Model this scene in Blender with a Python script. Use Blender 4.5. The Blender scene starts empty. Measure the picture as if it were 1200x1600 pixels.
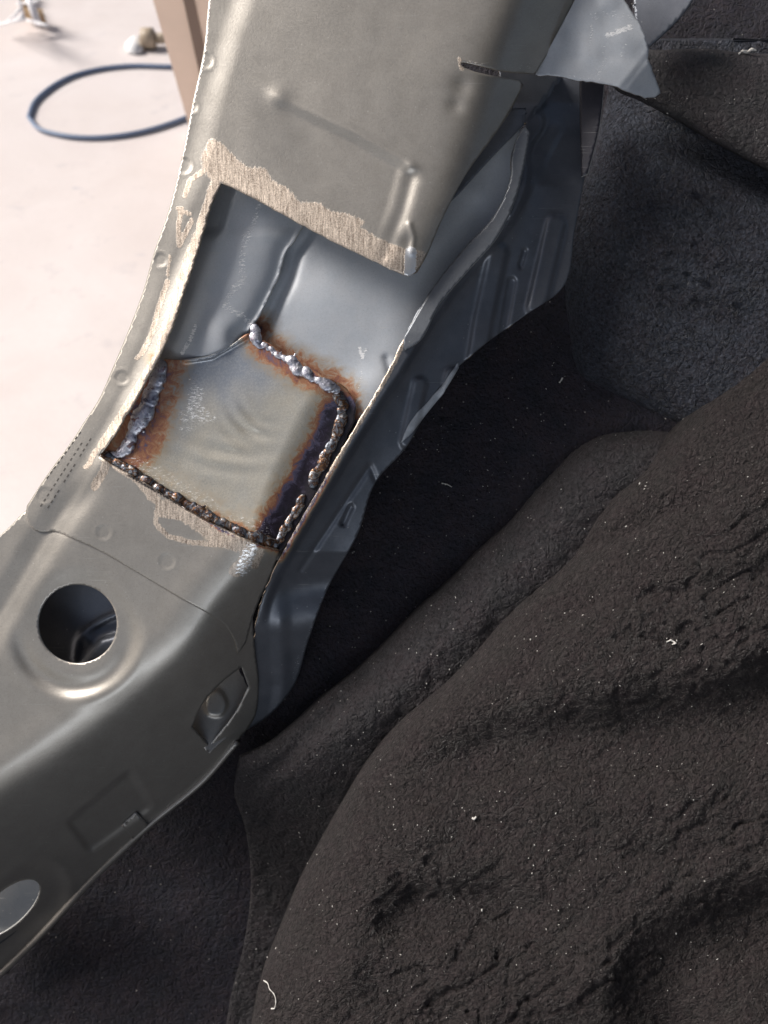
import bpy, math, random
import numpy as np
from mathutils import Vector, Matrix
from mathutils.geometry import delaunay_2d_cdt

random.seed(4)
RNG = np.random.RandomState(11)
scene = bpy.context.scene
col = scene.collection

# ------------------------------------------------------------------ camera
CAM_H = 0.85
PITCH = math.radians(52)
cam_loc = np.array([0.0, 0.0, CAM_H])
FW = np.array([0.0, math.cos(PITCH), -math.sin(PITCH)])
UP = np.array([0.0, math.sin(PITCH), math.cos(PITCH)])
RT = np.array([1.0, 0.0, 0.0])
cd = bpy.data.cameras.new('camera')
cd.sensor_fit = 'HORIZONTAL'; cd.sensor_width = 36; cd.lens = 36
cd.clip_start = 0.01; cd.clip_end = 500
cd.dof.use_dof = True; cd.dof.focus_distance = 0.37; cd.dof.aperture_fstop = 13
cam = bpy.data.objects.new('camera', cd); col.objects.link(cam)
cam.matrix_world = Matrix(((1, 0, 0, 0), (0, UP[1], -FW[1], 0), (0, UP[2], -FW[2], CAM_H), (0, 0, 0, 1)))
scene.camera = cam

# ------------------------------------------------------------------ light
TOSUN = Vector((-0.72, 0.22, 0.66)).normalized()
w = bpy.data.worlds.new('World'); scene.world = w; w.use_nodes = True
nt = w.node_tree; nt.nodes.clear()
sky = nt.nodes.new('ShaderNodeTexSky'); sky.sky_type = 'NISHITA'; sky.sun_disc = False
sky.sun_elevation = math.asin(TOSUN.z); sky.sun_rotation = math.atan2(TOSUN.x, TOSUN.y)
sky.air_density = 1.0; sky.dust_density = 5.0; sky.ozone_density = 0.5
bg = nt.nodes.new('ShaderNodeBackground'); bg.inputs['Strength'].default_value = 0.05
wo = nt.nodes.new('ShaderNodeOutputWorld')
nt.links.new(sky.outputs[0], bg.inputs[0]); nt.links.new(bg.outputs[0], wo.inputs[0])
sl = bpy.data.lights.new('sun', 'SUN'); sl.energy = 3.6; sl.angle = math.radians(26); sl.color = (1, 0.96, 0.92)
so = bpy.data.objects.new('sun', sl); col.objects.link(so)
so.rotation_euler = TOSUN.to_track_quat('Z', 'Y').to_euler()
al = bpy.data.lights.new('added_fold_light', 'AREA'); al.energy = 11; al.size = 2.0; al.size_y = .4; al.shape = 'RECTANGLE'; al.color = (.9, .94, 1)  # added area light behind the camera; draws the highlight along the sill fold
ao = bpy.data.objects.new('added_fold_light', al); col.objects.link(ao); ao.location = (-.45, -2.25, .85)
ao.rotation_euler = (Vector(ao.location) - Vector((-.05, .2, .55))).to_track_quat('Z', 'Y').to_euler()
scene.view_settings.view_transform = 'Standard'; scene.view_settings.look = 'None'
scene.view_settings.gamma = 1; scene.view_settings.use_curve_mapping = False
scene.view_settings.exposure = 0.3

# ------------------------------------------------------------------ space helpers
D0, S, FP = 0.36, 0.0003, 1200.0
def P(x, y, wv):
    """x, y: sheet coordinates (0.3 mm units across / down), wv: height towards the viewer in the same unit."""
    x = np.asarray(x, float); y = np.asarray(y, float); wv = np.asarray(wv, float)
    d = D0 - wv * S
    return cam_loc + ((x - 600) / FP * d)[..., None] * RT + ((800 - y) / FP * d)[..., None] * UP + d[..., None] * FW
def floor_pt(x, y, z=0.0):
    r = (x - 600) / FP * RT + (800 - y) / FP * UP + FW
    t = (z - CAM_H) / r[2]
    return Vector(cam_loc + r * t)

def vnoise(x, y, s, seed=0):
    x = np.asarray(x, float) / s; y = np.asarray(y, float) / s
    r = np.random.RandomState(seed + 77); G = r.rand(128, 128) * 2 - 1
    xi = np.floor(x).astype(int); yi = np.floor(y).astype(int); fx = x - xi; fy = y - yi
    fx = fx * fx * fx * (fx * (fx * 6 - 15) + 10); fy = fy * fy * fy * (fy * (fy * 6 - 15) + 10)
    a = G[xi % 128, yi % 128]; b = G[(xi + 1) % 128, yi % 128]; c = G[xi % 128, (yi + 1) % 128]; d = G[(xi + 1) % 128, (yi + 1) % 128]
    return (a * (1 - fx) + b * fx) * (1 - fy) + (c * (1 - fx) + d * fx) * fy
def fbm(x, y, s, n=3, seed=0):
    t = 0; a = 1; tot = 0
    for i in range(n):
        t = t + a * vnoise(x + 31 * i, y - 17 * i, s / 2 ** i, seed + i); tot += a; a *= .5
    return t / tot

def sst(t, a=0.0, b=1.0):
    t = np.clip((t - a) / (b - a), 0, 1); return t * t * (3 - 2 * t)
def crv(pts, step=6, closed=False, corner=48):
    """smooth polyline through pts, keeping sharp corners"""
    p = [np.array(q, float) for q in pts]; n = len(p); out = []
    def tan(i):
        if not closed and (i == 0 or i == n - 1): return None
        a, b, c = p[(i - 1) % n], p[i], p[(i + 1) % n]
        u = b - a; v = c - b; lu = np.hypot(*u); lv = np.hypot(*v)
        if lu < 1e-6 or lv < 1e-6: return None
        ang = math.degrees(math.acos(max(-1, min(1, float(u @ v) / (lu * lv)))))
        if ang > corner: return None
        return (u / lu * lv + v / lv * lu) / (lu + lv)
    for i in range(n if closed else n - 1):
        a = p[i]; b = p[(i + 1) % n]; L = np.hypot(*(b - a)); k = max(1, int(round(L / step)))
        ta = tan(i); tb = tan((i + 1) % n); ch = (b - a) / max(L, 1e-6)
        ta = ch if ta is None else ta; tb = ch if tb is None else tb
        for j in range(k):
            t = j / k
            out.append((2 * t**3 - 3 * t**2 + 1) * a + (t**3 - 2 * t**2 + t) * ta * L + (-2 * t**3 + 3 * t**2) * b + (t**3 - t**2) * tb * L)
    if not closed: out.append(p[-1])
    return np.array(out)
def sdl(x, y, line):
    """distance to a polyline and signed distance (positive on the right hand of its travel, y down), plus arc parameter 0..1"""
    L = np.asarray(line, float); best = np.full(np.shape(x), 1e9); bp_ = np.zeros(np.shape(x)); sg = np.zeros(np.shape(x)); par = np.zeros(np.shape(x))
    seg = L[1:] - L[:-1]; ln = np.hypot(seg[:, 0], seg[:, 1]); cum = np.concatenate([[0], np.cumsum(ln)])
    for i in range(len(seg)):
        ax, ay = L[i]; dx, dy = seg[i]; l2 = max(ln[i] ** 2, 1e-9)
        t = np.clip(((x - ax) * dx + (y - ay) * dy) / l2, 0, 1)
        ex = x - ax - t * dx; ey = y - ay - t * dy; d = np.hypot(ex, ey)
        cr = dx * ey - dy * ex; s = np.sign(cr); pp = np.abs(cr) / math.sqrt(l2); m = (d < best - 1e-6) | ((d < best + 1e-6) & (pp > bp_))
        bp_ = np.where(m, pp, bp_); best = np.where(m, d, best); sg = np.where(m, s, sg); par = np.where(m, (cum[i] + t * ln[i]) / cum[-1], par)
    return best, best * sg, par
def inside(x, y, poly):
    c = np.zeros(np.shape(x), bool); n = len(poly)
    for i in range(n):
        x0, y0 = poly[i]; x1, y1 = poly[(i + 1) % n]
        if y0 == y1: continue
        m = ((y0 > y) != (y1 > y)) & (x < (x1 - x0) * (y - y0) / (y1 - y0) + x0); c ^= m
    return c
def sdp(x, y, poly):
    """signed distance to a closed polygon, positive inside"""
    pl = np.vstack([poly, poly[:1]]); d, _, _ = sdl(x, y, pl)
    return np.where(inside(x, y, poly), d, -d)
def ell(cx, cy, rx, ry, rot=0, n=48):
    a = np.linspace(0, 2 * np.pi, n, endpoint=False); c, s = math.cos(rot), math.sin(rot)
    X = rx * np.cos(a); Y = ry * np.sin(a)
    return np.stack([cx + X * c - Y * s, cy + X * s + Y * c], 1)
def rough(poly, amp, seed=0, sc=7):
    q = np.array(poly); q[:, 0] += amp * vnoise(poly[:, 0], poly[:, 1], sc, seed); q[:, 1] += amp * vnoise(poly[:, 0], poly[:, 1], sc, seed + 5)
    return q

# ------------------------------------------------------------------ object helpers
def tag(o, label=None, cat=None, group=None, kind=None):
    if label: o['label'] = label
    if cat: o['category'] = cat
    if group: o['group'] = group
    if kind: o['kind'] = kind
    return o
def empty(name, loc, label, cat, group=None):
    o = bpy.data.objects.new(name, None); col.objects.link(o); o.location = loc; o.empty_display_size = .02
    bpy.context.view_layer.update()
    return tag(o, label, cat, group)
def link(name, me, mats, parent=None):
    for m in (mats if isinstance(mats, (list, tuple)) else [mats]): me.materials.append(m)
    o = bpy.data.objects.new(name, me); col.objects.link(o)
    if parent:
        root = parent
        o.parent = parent
        o.matrix_parent_inverse = parent.matrix_world.inverted()
    return o
def mesh_from(name, V, F, smooth=True):
    me = bpy.data.meshes.new(name); me.from_pydata([tuple(v) for v in V], [], [tuple(int(i) for i in f) for f in F])
    if smooth: me.polygons.foreach_set('use_smooth', [True] * len(me.polygons))
    return me
def sheet(name, outline, wf, mats, parent=None, holes=(), step=4.0, thick=3.0, attrs=None, rim=None, label=None):
    """a pressed sheet: outline and holes are closed curves, wf gives the relief; real thickness, own cut edge"""
    loops = [np.asarray(outline)] + [np.asarray(h) for h in holes]
    x0, y0 = loops[0].min(0); x1, y1 = loops[0].max(0)
    gy = np.arange(y0, y1, step * .866); rows = []
    for i, yy in enumerate(gy):
        gx = np.arange(x0 + (step / 2 if i % 2 else 0), x1, step); rows.append(np.stack([gx, np.full_like(gx, yy)], 1))
    G = np.vstack(rows); keep = inside(G[:, 0], G[:, 1], loops[0])
    for h in loops[1:]: keep &= ~inside(G[:, 0], G[:, 1], h)
    G = G[keep]
    for l in loops:
        d, _, _ = sdl(G[:, 0], G[:, 1], np.vstack([l, l[:1]])); G = G[d > step * .55]
    pts = []; edges = []
    for l in loops:
        n0 = len(pts); pts += [tuple(q) for q in l]; edges += [(n0 + i, n0 + (i + 1) % len(l)) for i in range(len(l))]
    pts += [tuple(q) for q in G]
    r = delaunay_2d_cdt([Vector((a, -b)) for a, b in pts], edges, [], 0, 1e-5)
    V = np.array([(v.x, -v.y) for v in r[0]]); T = np.array([f for f in r[2] if len(f) == 3])
    c = V[T].mean(1); k = inside(c[:, 0], c[:, 1], loops[0])
    for h in loops[1:]: k &= ~inside(c[:, 0], c[:, 1], h)
    T = T[k]; used = np.unique(T); mp = -np.ones(len(V), int); mp[used] = np.arange(len(used)); V = V[used]; T = mp[T]
    W = wf(V[:, 0], V[:, 1])
    me = mesh_from(name, P(V[:, 0], V[:, 1], W), T)
    a = me.attributes.new('mp', 'FLOAT_VECTOR', 'POINT')
    a.data.foreach_set('vector', np.stack([V[:, 0] / 100, V[:, 1] / 100, W / 100], 1).astype(np.float32).ravel())
    for nme, fn in (attrs or {}).items():
        a = me.attributes.new('m_' + nme, 'FLOAT', 'POINT')
        a.data.foreach_set('value', np.broadcast_to(fn(V[:, 0], V[:, 1]), (len(V),)).astype(np.float32))
    mats = [mats] + ([rim] if rim else [])
    o = link(name, me, mats, parent)
    if thick:
        m = o.modifiers.new('thickness', 'SOLIDIFY'); m.thickness = thick * S; m.offset = -1; m.use_even_offset = False
        if rim: m.material_offset_rim = 1
    if label: o['label'] = label
    return o

# ------------------------------------------------------------------ materials
class NB:
    def __init__(s, name):
        s.m = bpy.data.materials.new(name); s.m.use_nodes = True; s.t = s.m.node_tree; s.b = s.t.nodes['Principled BSDF']; s.o = s.t.nodes['Material Output']
    def n(s, t, **k):
        q = s.t.nodes.new(t)
        for a, v in k.items(): setattr(q, a, v)
        return q
    def put(s, sock, v):
        if hasattr(v, 'is_linked'): s.t.links.new(v, sock)
        elif isinstance(v, (tuple, list)): sock.default_value = tuple(v) + ((1,) if len(v) == 3 and len(sock.default_value) == 4 else ())
        else: sock.default_value = v
    def attr(s, name, vec=False):
        q = s.n('ShaderNodeAttribute', attribute_name=name); return q.outputs['Vector' if vec else 'Fac']
    def math(s, op, a, b=0.0, c=0.0, clamp=False):
        q = s.n('ShaderNodeMath', operation=op, use_clamp=clamp)
        for i, v in enumerate((a, b, c)): s.put(q.inputs[i], v)
        return q.outputs[0]
    def map(s, vec, scale=(1, 1, 1), rot=0.0):
        q = s.n('ShaderNodeMapping'); s.put(q.inputs['Vector'], vec); q.inputs['Scale'].default_value = scale; q.inputs['Rotation'].default_value = (0, 0, rot); return q.outputs[0]
    def noise(s, vec, scale, detail=3, rough=.5, dist=0.0):
        q = s.n('ShaderNodeTexNoise'); s.put(q.inputs['Vector'], vec); q.inputs['Scale'].default_value = scale; q.inputs['Detail'].default_value = detail
        q.inputs['Roughness'].default_value = rough; q.inputs['Distortion'].default_value = dist; return q.outputs[0]
    def vor(s, vec, scale, feature='F1', out='Distance', rnd=1.0):
        q = s.n('ShaderNodeTexVoronoi', feature=feature); s.put(q.inputs['Vector'], vec); q.inputs['Scale'].default_value = scale; q.inputs['Randomness'].default_value = rnd; return q.outputs[out]
    def ramp(s, f, st, mode='LINEAR'):
        q = s.n('ShaderNodeValToRGB'); s.put(q.inputs[0], f); e = q.color_ramp.elements; q.color_ramp.interpolation = mode
        while len(e) < len(st): e.new(.5)
        for i, (p, c) in enumerate(st):
            e[i].position = p; e[i].color = (c, c, c, 1) if isinstance(c, (int, float)) else tuple(c) + (1,)
        return q.outputs[0]
    def mix(s, f, a, b):
        q = s.n('ShaderNodeMix', data_type='RGBA'); s.put(q.inputs[0], f); s.put(q.inputs[6], a); s.put(q.inputs[7], b); return q.outputs[2]
    def mixf(s, f, a, b):
        q = s.n('ShaderNodeMix', data_type='FLOAT'); s.put(q.inputs[0], f); s.put(q.inputs[2], a); s.put(q.inputs[3], b); return q.outputs[0]
    def bump(s, h, st, dist, nrm=None):
        q = s.n('ShaderNodeBump'); s.put(q.inputs['Height'], h); s.put(q.inputs['Strength'], st); q.inputs['Distance'].default_value = dist
        if nrm is not None: s.t.links.new(nrm, q.inputs['Normal'])
        return q.outputs[0]
    def set(s, **k):
        for a, v in k.items(): s.put(s.b.inputs[a.replace('_', ' ')], v)
        return s.m

def coated(name, base, base2, rgh=.38, metallic=.25, brush_rot=1.05, spark=.35, coat=.15):
    """electro-coated pressed steel; attributes bare / heat / fleck uncover ground metal, temper colours and chips"""
    N = NB(name); v = N.attr('mp', True)
    n1 = N.noise(v, 3.0, 4, .6); n2 = N.noise(v, 26, 4, .75); n3 = N.noise(v, 55, 2, .7)
    c = N.mix(N.ramp(n1, [(.35, 0.0), (.65, 1.0)]), base, base2)
    c = N.mix(N.math('MULTIPLY', N.ramp(n2, [(.42, 0.0), (.75, 1.0)]), .22), c, tuple(min(1, q * 1.5) for q in base))
    c = N.mix(N.math('MULTIPLY', N.ramp(n3, [(.30, 1.0), (.42, 0.0)]), .35), c, tuple(q * .5 for q in base))
    # tiny sparkle of dust
    vd = N.vor(v, 9); dots = N.math('MULTIPLY', N.ramp(vd, [(.0, 1.0), (.08, .8), (.13, 0.0)]), N.ramp(N.noise(v, 5, 3), [(.5, 0.0), (.62, 1.0)]))
    c = N.mix(N.math('MULTIPLY', dots, spark), c, (.7, .68, .64))
    # fine hand scratches
    sc = N.noise(N.map(v, (1.0, 34, 1.0), .5), 1.0, 2, .5, .3); scm = N.math('MULTIPLY', N.ramp(sc, [(.67, 0.0), (.71, 1.0)]), N.ramp(N.noise(v, 1.7, 2), [(.52, 0.0), (.7, 1.0)]))
    c = N.mix(N.math('MULTIPLY', scm, .4), c, (.6, .58, .55))
    rg = N.math('ADD', N.math('MULTIPLY', n2, .18), rgh - .09)
    # temper colours
    heat = N.attr('m_heat'); hn = N.math('ADD', heat, N.math('MULTIPLY', N.math('SUBTRACT', N.noise(v, 6, 7, .75, .8), .5), N.math('MULTIPLY', 1.25, N.math('MINIMUM', N.math('MULTIPLY', heat, 3.0), 1.0))))
    hc = N.ramp(hn, [(.0, (.38, .33, .25)), (.22, (.44, .32, .18)), (.36, (.44, .19, .075)), (.50, (.30, .12, .075)), (.62, (.13, .12, .19)), (.80, (.04, .03, .05)), (1.0, (.015, .012, .018))])
    hm = N.ramp(hn, [(.06, 0.0), (.34, .85), (.5, 1.0)])
    c = N.mix(hm, c, hc); rg = N.mixf(hm, rg, N.math('ADD', .28, N.math('MULTIPLY', n2, .3)))
    # bare ground steel
    bare = N.attr('m_bare'); edge = N.noise(v, 22, 4, .75)
    bst = N.noise(N.map(v, (26, 3, 12), brush_rot), 1.0, 3, .8); bm = N.math('ADD', bare, N.math('MULTIPLY', N.math('SUBTRACT', N.math('MULTIPLY', N.math('ADD', edge, bst), .5), .5), 2.5)); bm = N.ramp(bm, [(.40, 0.0), (.68, 1.0)])
    st = N.noise(N.map(v, (32, 3.5, 12), brush_rot), 1.0, 4, .8); st2 = N.noise(v, 48, 3, .85)
    bc = N.mix(N.ramp(N.math('MULTIPLY', N.math('ADD', st, st2), .5), [(.40, 0.0), (.60, 1.0)]), (.24, .19, .15), (.86, .74, .62))
    c = N.mix(bm, c, bc)
    rg = N.mixf(bm, rg, N.math('ADD', .34, N.math('MULTIPLY', st2, .3)))
    # chips showing bright steel
    fl = N.attr('m_fleck'); vf = N.noise(N.map(v, (14, 46, 30), .75), 1.0, 4, .8, .3)
    fm = N.math('ADD', fl, N.math('MULTIPLY', N.math('SUBTRACT', vf, .5), 2.2)); fm = N.math('MULTIPLY', N.ramp(fm, [(.70, 0.0), (.76, 1.0)]), N.math('MINIMUM', N.math('MULTIPLY', fl, 8.0), 1.0))
    c = N.mix(fm, c, (1.0, 1.0, 1.0)); rg = N.mixf(fm, rg, .3)
    dk = N.attr('m_soot'); c = N.mix(N.ramp(N.math('ADD', dk, N.math('MULTIPLY', N.math('SUBTRACT', edge, .5), N.math('MINIMUM', N.math('MULTIPLY', dk, 4.0), .6))), [(.25, 0.0), (.75, 1.0)]), c, (.02, .017, .02))
    mt = N.math('MAXIMUM', N.math('MAXIMUM', N.math('MULTIPLY', bm, .7), N.math('MULTIPLY', fm, .25)), N.mixf(hm, metallic, .35))
    h = N.math('ADD', N.math('MULTIPLY', n2, .5), N.math('MULTIPLY', n3, .25))
    h = N.math('ADD', h, N.math('MULTIPLY', N.math('MULTIPLY', st, bm), .8)); h = N.math('ADD', h, N.math('MULTIPLY', fm, .8))
    h = N.math('ADD', h, N.math('MULTIPLY', N.math('MULTIPLY', N.noise(v, 30, 5, .8), hm), 1.2))
    return N.set(Base_Color=c, Roughness=rg, Metallic=mt, Normal=N.bump(h, .55, .0002), Coat_Weight=coat, Coat_Roughness=.2)

M_OUT = coated('warm_grey_ecoat', (.345, .322, .288), (.385, .36, .324), rgh=.38, metallic=.55, coat=.6)
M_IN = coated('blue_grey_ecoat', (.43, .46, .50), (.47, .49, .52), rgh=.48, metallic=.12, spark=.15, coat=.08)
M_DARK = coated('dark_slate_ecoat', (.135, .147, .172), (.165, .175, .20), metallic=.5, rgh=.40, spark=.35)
M_PATCH = coated('olive_grey_patch', (.48, .45, .385), (.45, .435, .39), rgh=.27, spark=.1, coat=.35)

M_BLK = coated('unlit_black_ecoat', (.035, .035, .045), (.05, .048, .06), metallic=.3, rgh=.4, spark=.1)  # near-black colour stands in for the shade inside the gap
def m_rim():
    N = NB('cut_steel_edge'); tc = N.n('ShaderNodeTexCoord').outputs['Object']
    n = N.noise(tc, 900, 3, .7)
    return N.set(Base_Color=N.ramp(n, [(.35, (.25, .19, .13)), (.6, (.75, .64, .5))]), Metallic=.85, Roughness=.35, Normal=N.bump(n, .5, .0002))
M_RIM = m_rim()
def m_rimdark():
    N = NB('painted_edge'); return N.set(Base_Color=(.32, .34, .36), Metallic=.2, Roughness=.35)
M_RIMP = m_rimdark(); M_RIMP.node_tree.nodes['Principled BSDF'].inputs['Base Color'].default_value = (.5, .5, .48, 1)
def m_rimsoot():
    N = NB('sooted_edge'); return N.set(Base_Color=(.05, .04, .035), Metallic=.4, Roughness=.5)
M_SOOT = m_rimsoot()
def m_weld(name, warm):
    N = NB(name); tc = N.n('ShaderNodeTexCoord').outputs['Object']
    n = N.noise(tc, 260, 3, .6, .8); n2 = N.noise(tc, 1500, 4, .7)
    if warm: st = [(.30, (.03, .03, .04)), (.42, (.20, .22, .25)), (.50, (.07, .04, .035)), (.55, (.22, .12, .06)), (.60, (.34, .35, .36)), (.72, (.06, .04, .04))]
    else: st = [(.3, (.12, .12, .17)), (.42, (.50, .50, .58)), (.56, (.70, .70, .74)), (.64, (.28, .22, .28)), (.75, (.40, .22, .10))]
    return N.set(Base_Color=N.ramp(n, st), Metallic=.95, Roughness=N.math('ADD', .26, N.math('MULTIPLY', n2, .34)), Normal=N.bump(n2, .35, .0003))
M_WELD = m_weld('blued_weld_metal', False); M_WELDW = m_weld('temper_brown_weld_metal', True)

def m_felt(name, base, bump=1.0, wr=1.0, speck=.5, sheen=.25, tint=(.05, .03, .035), rgh=.72):
    N = NB(name); v = N.attr('mp', True)
    d = N.noise(v, 2.2, 4, .6)
    big = N.noise(v, 3.6, 6, .62, 1.4); cell = N.vor(N.mix(.25, v, N.n('ShaderNodeTexNoise').outputs['Color']), 7)
    grain = N.noise(v, 17, 4, .7, .3); pores = N.vor(v, 15)
    c = N.mix(N.ramp(d, [(.35, 0.0), (.7, 1.0)]), base, tuple(b * .6 + t * .4 for b, t in zip(base, tint)))
    c = N.mix(N.math('MULTIPLY', N.ramp(grain, [(.44, 0.0), (.60, 1.0)]), .42), c, tuple(q * 3.0 for q in base))
    c = N.mix(N.math('MULTIPLY', N.ramp(pores, [(.08, 1.0), (.4, 0.0)]), .8), c, tuple(q * .12 for q in base))
    # lint and metal dust caught in the pile
    vs = N.vor(v, 7, rnd=1.0); cl = N.noise(v, 12, 2)
    s1 = N.math('MULTIPLY', N.ramp(vs, [(.0, 1.0), (.06, 1.0), (.11, 0.0)]), N.ramp(cl, [(.48, 0.0), (.56, 1.0)]))
    c = N.mix(N.math('MULTIPLY', s1, speck), c, (.55, .52, .48))
    mid = N.noise(v, 7.5, 5, .7, 1.8); h = N.math('ADD', N.math('MULTIPLY', big, 1.0 * wr), N.math('MULTIPLY', grain, .30 * bump)); h = N.math('ADD', h, N.math('MULTIPLY', mid, .7 * wr)); wv_ = N.n('ShaderNodeVectorMath', operation='ADD'); N.put(wv_.inputs[0], v); nz = N.n('ShaderNodeTexNoise'); nz.inputs['Scale'].default_value = 6; nz.inputs['Detail'].default_value = 3; N.put(nz.inputs['Vector'], v); vs_ = N.n('ShaderNodeVectorMath', operation='SCALE'); N.put(vs_.inputs[0], nz.outputs['Color']); vs_.inputs['Scale'].default_value = .22; N.put(wv_.inputs[1], vs_.outputs[0]); ck = N.vor(wv_.outputs[0], 7.0, 'DISTANCE_TO_EDGE'); h = N.math('ADD', h, N.math('MULTIPLY', N.ramp(ck, [(.0, 0.0), (.18, 1.0)]), .16 * wr))
    h2 = N.math('ADD', h, N.math('MULTIPLY', N.ramp(pores, [(.0, 0.0), (.4, 1.0)]), .10))
    return N.set(Base_Color=c, Roughness=rgh, Normal=N.bump(h2, 1.0, .0030 * bump), Sheen_Weight=sheen, Sheen_Roughness=.5, Specular_IOR_Level=.35)
M_CARPET = m_felt('black_brown_carpet_backing', (.034, .029, .0285), .95, 2.2, speck=.5, sheen=.03, rgh=.37)
M_ROLL = m_felt('charcoal_carpet_pile', (.026, .0245, .0265), .9, 1.0, speck=.6, sheen=.05, rgh=.55)
M_PAD = m_felt('blue_black_padded_vinyl', (.044, .050, .066), 1.1, 2.4, speck=.1, sheen=.02, rgh=.40)
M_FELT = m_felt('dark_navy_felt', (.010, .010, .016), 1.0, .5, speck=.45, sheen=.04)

def plain(name, c, r=.6, m=0.0, ns=0.0, sc=20):
    N = NB(name)
    if ns:
        tc = N.n('ShaderNodeTexCoord').outputs['Object']; n = N.noise(tc, sc, 4, .6)
        return N.set(Base_Color=N.mix(n, tuple(q * (1 - ns) for q in c), tuple(min(1, q * (1 + ns)) for q in c)), Roughness=r, Metallic=m)
    return N.set(Base_Color=c, Roughness=r, Metallic=m)

# ------------------------------------------------------------------ setting: concrete floor
def m_floor():
    N = NB('pale_concrete'); tc = N.n('ShaderNodeTexCoord').outputs['Object']
    a = N.noise(tc, 3.0, 5, .6, .5); b = N.noise(tc, 14, 5, .65); f = N.noise(tc, 90, 3, .7)
    c = N.mix(N.ramp(a, [(.3, 0.0), (.7, 1.0)]), (.76, .68, .65), (.86, .79, .77))
    c = N.mix(N.math('MULTIPLY', N.ramp(b, [(.58, 0.0), (.72, 1.0)]), .3), c, (.45, .43, .46))
    c = N.mix(N.math('MULTIPLY', f, .12), c, (.4, .36, .34))
    st = N.ramp(N.noise(N.map(tc, (1, 1.6, 1)), 5.5, 3, .5, .4), [(.70, 0.0), (.74, 1.0)]); c = N.mix(N.math('MULTIPLY', st, .6), c, (.40, .41, .48))
    return N.set(Base_Color=c, Roughness=N.math('ADD', .30, N.math('MULTIPLY', b, .35)), Specular_IOR_Level=.6, Normal=N.bump(N.math('ADD', b, N.math('MULTIPLY', f, .3)), .2, .004))
fl = mesh_from('garage_floor', [(-60, -20, 0), (60, -20, 0), (60, 100, 0), (-60, 100, 0)], [(0, 1, 2, 3)], False)
tag(link('ground', fl, m_floor()), kind='structure')

# ------------------------------------------------------------------ car body relief
def B(x, y): return .12 * (x - 300) + .08 * (700 - y)
RIDGE = crv([(875, -160), (806, 0), (768, 100), (738, 200), (697, 320), (660, 395), (610, 500), (520, 680), (432, 842), (385, 892), (337, 948), (292, 1012), (232, 1070), (130, 1154), (0, 1244), (-160, 1335)], 14)
FBEND = crv([(470, -160), (420, 0), (372, 160), (338, 285), (316, 340), (286, 424), (252, 512), (222, 585), (194, 640), (158, 705), (120, 762), (60, 850), (10, 935), (-60, 1040), (-160, 1180)], 14)
SPOTS = [(320, 95, 13), (287, 259, 13), (251, 406, 11), (190, 590, 11), (162, 832, 12), (261, 877, 13), (70, 774, 13), (300, 168, 9)]
def dimples(x, y):
    z = 0
    for cx, cy, r in SPOTS:
        d = np.hypot(x - cx, y - cy); z = z - .7 * (1 - sst(d, r * .72, r * 1.05)) + .25 * np.exp(-((d - r * 1.15) / 2.2) ** 2)
    return z
HX, HY, HR = 121, 975, 61
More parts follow.
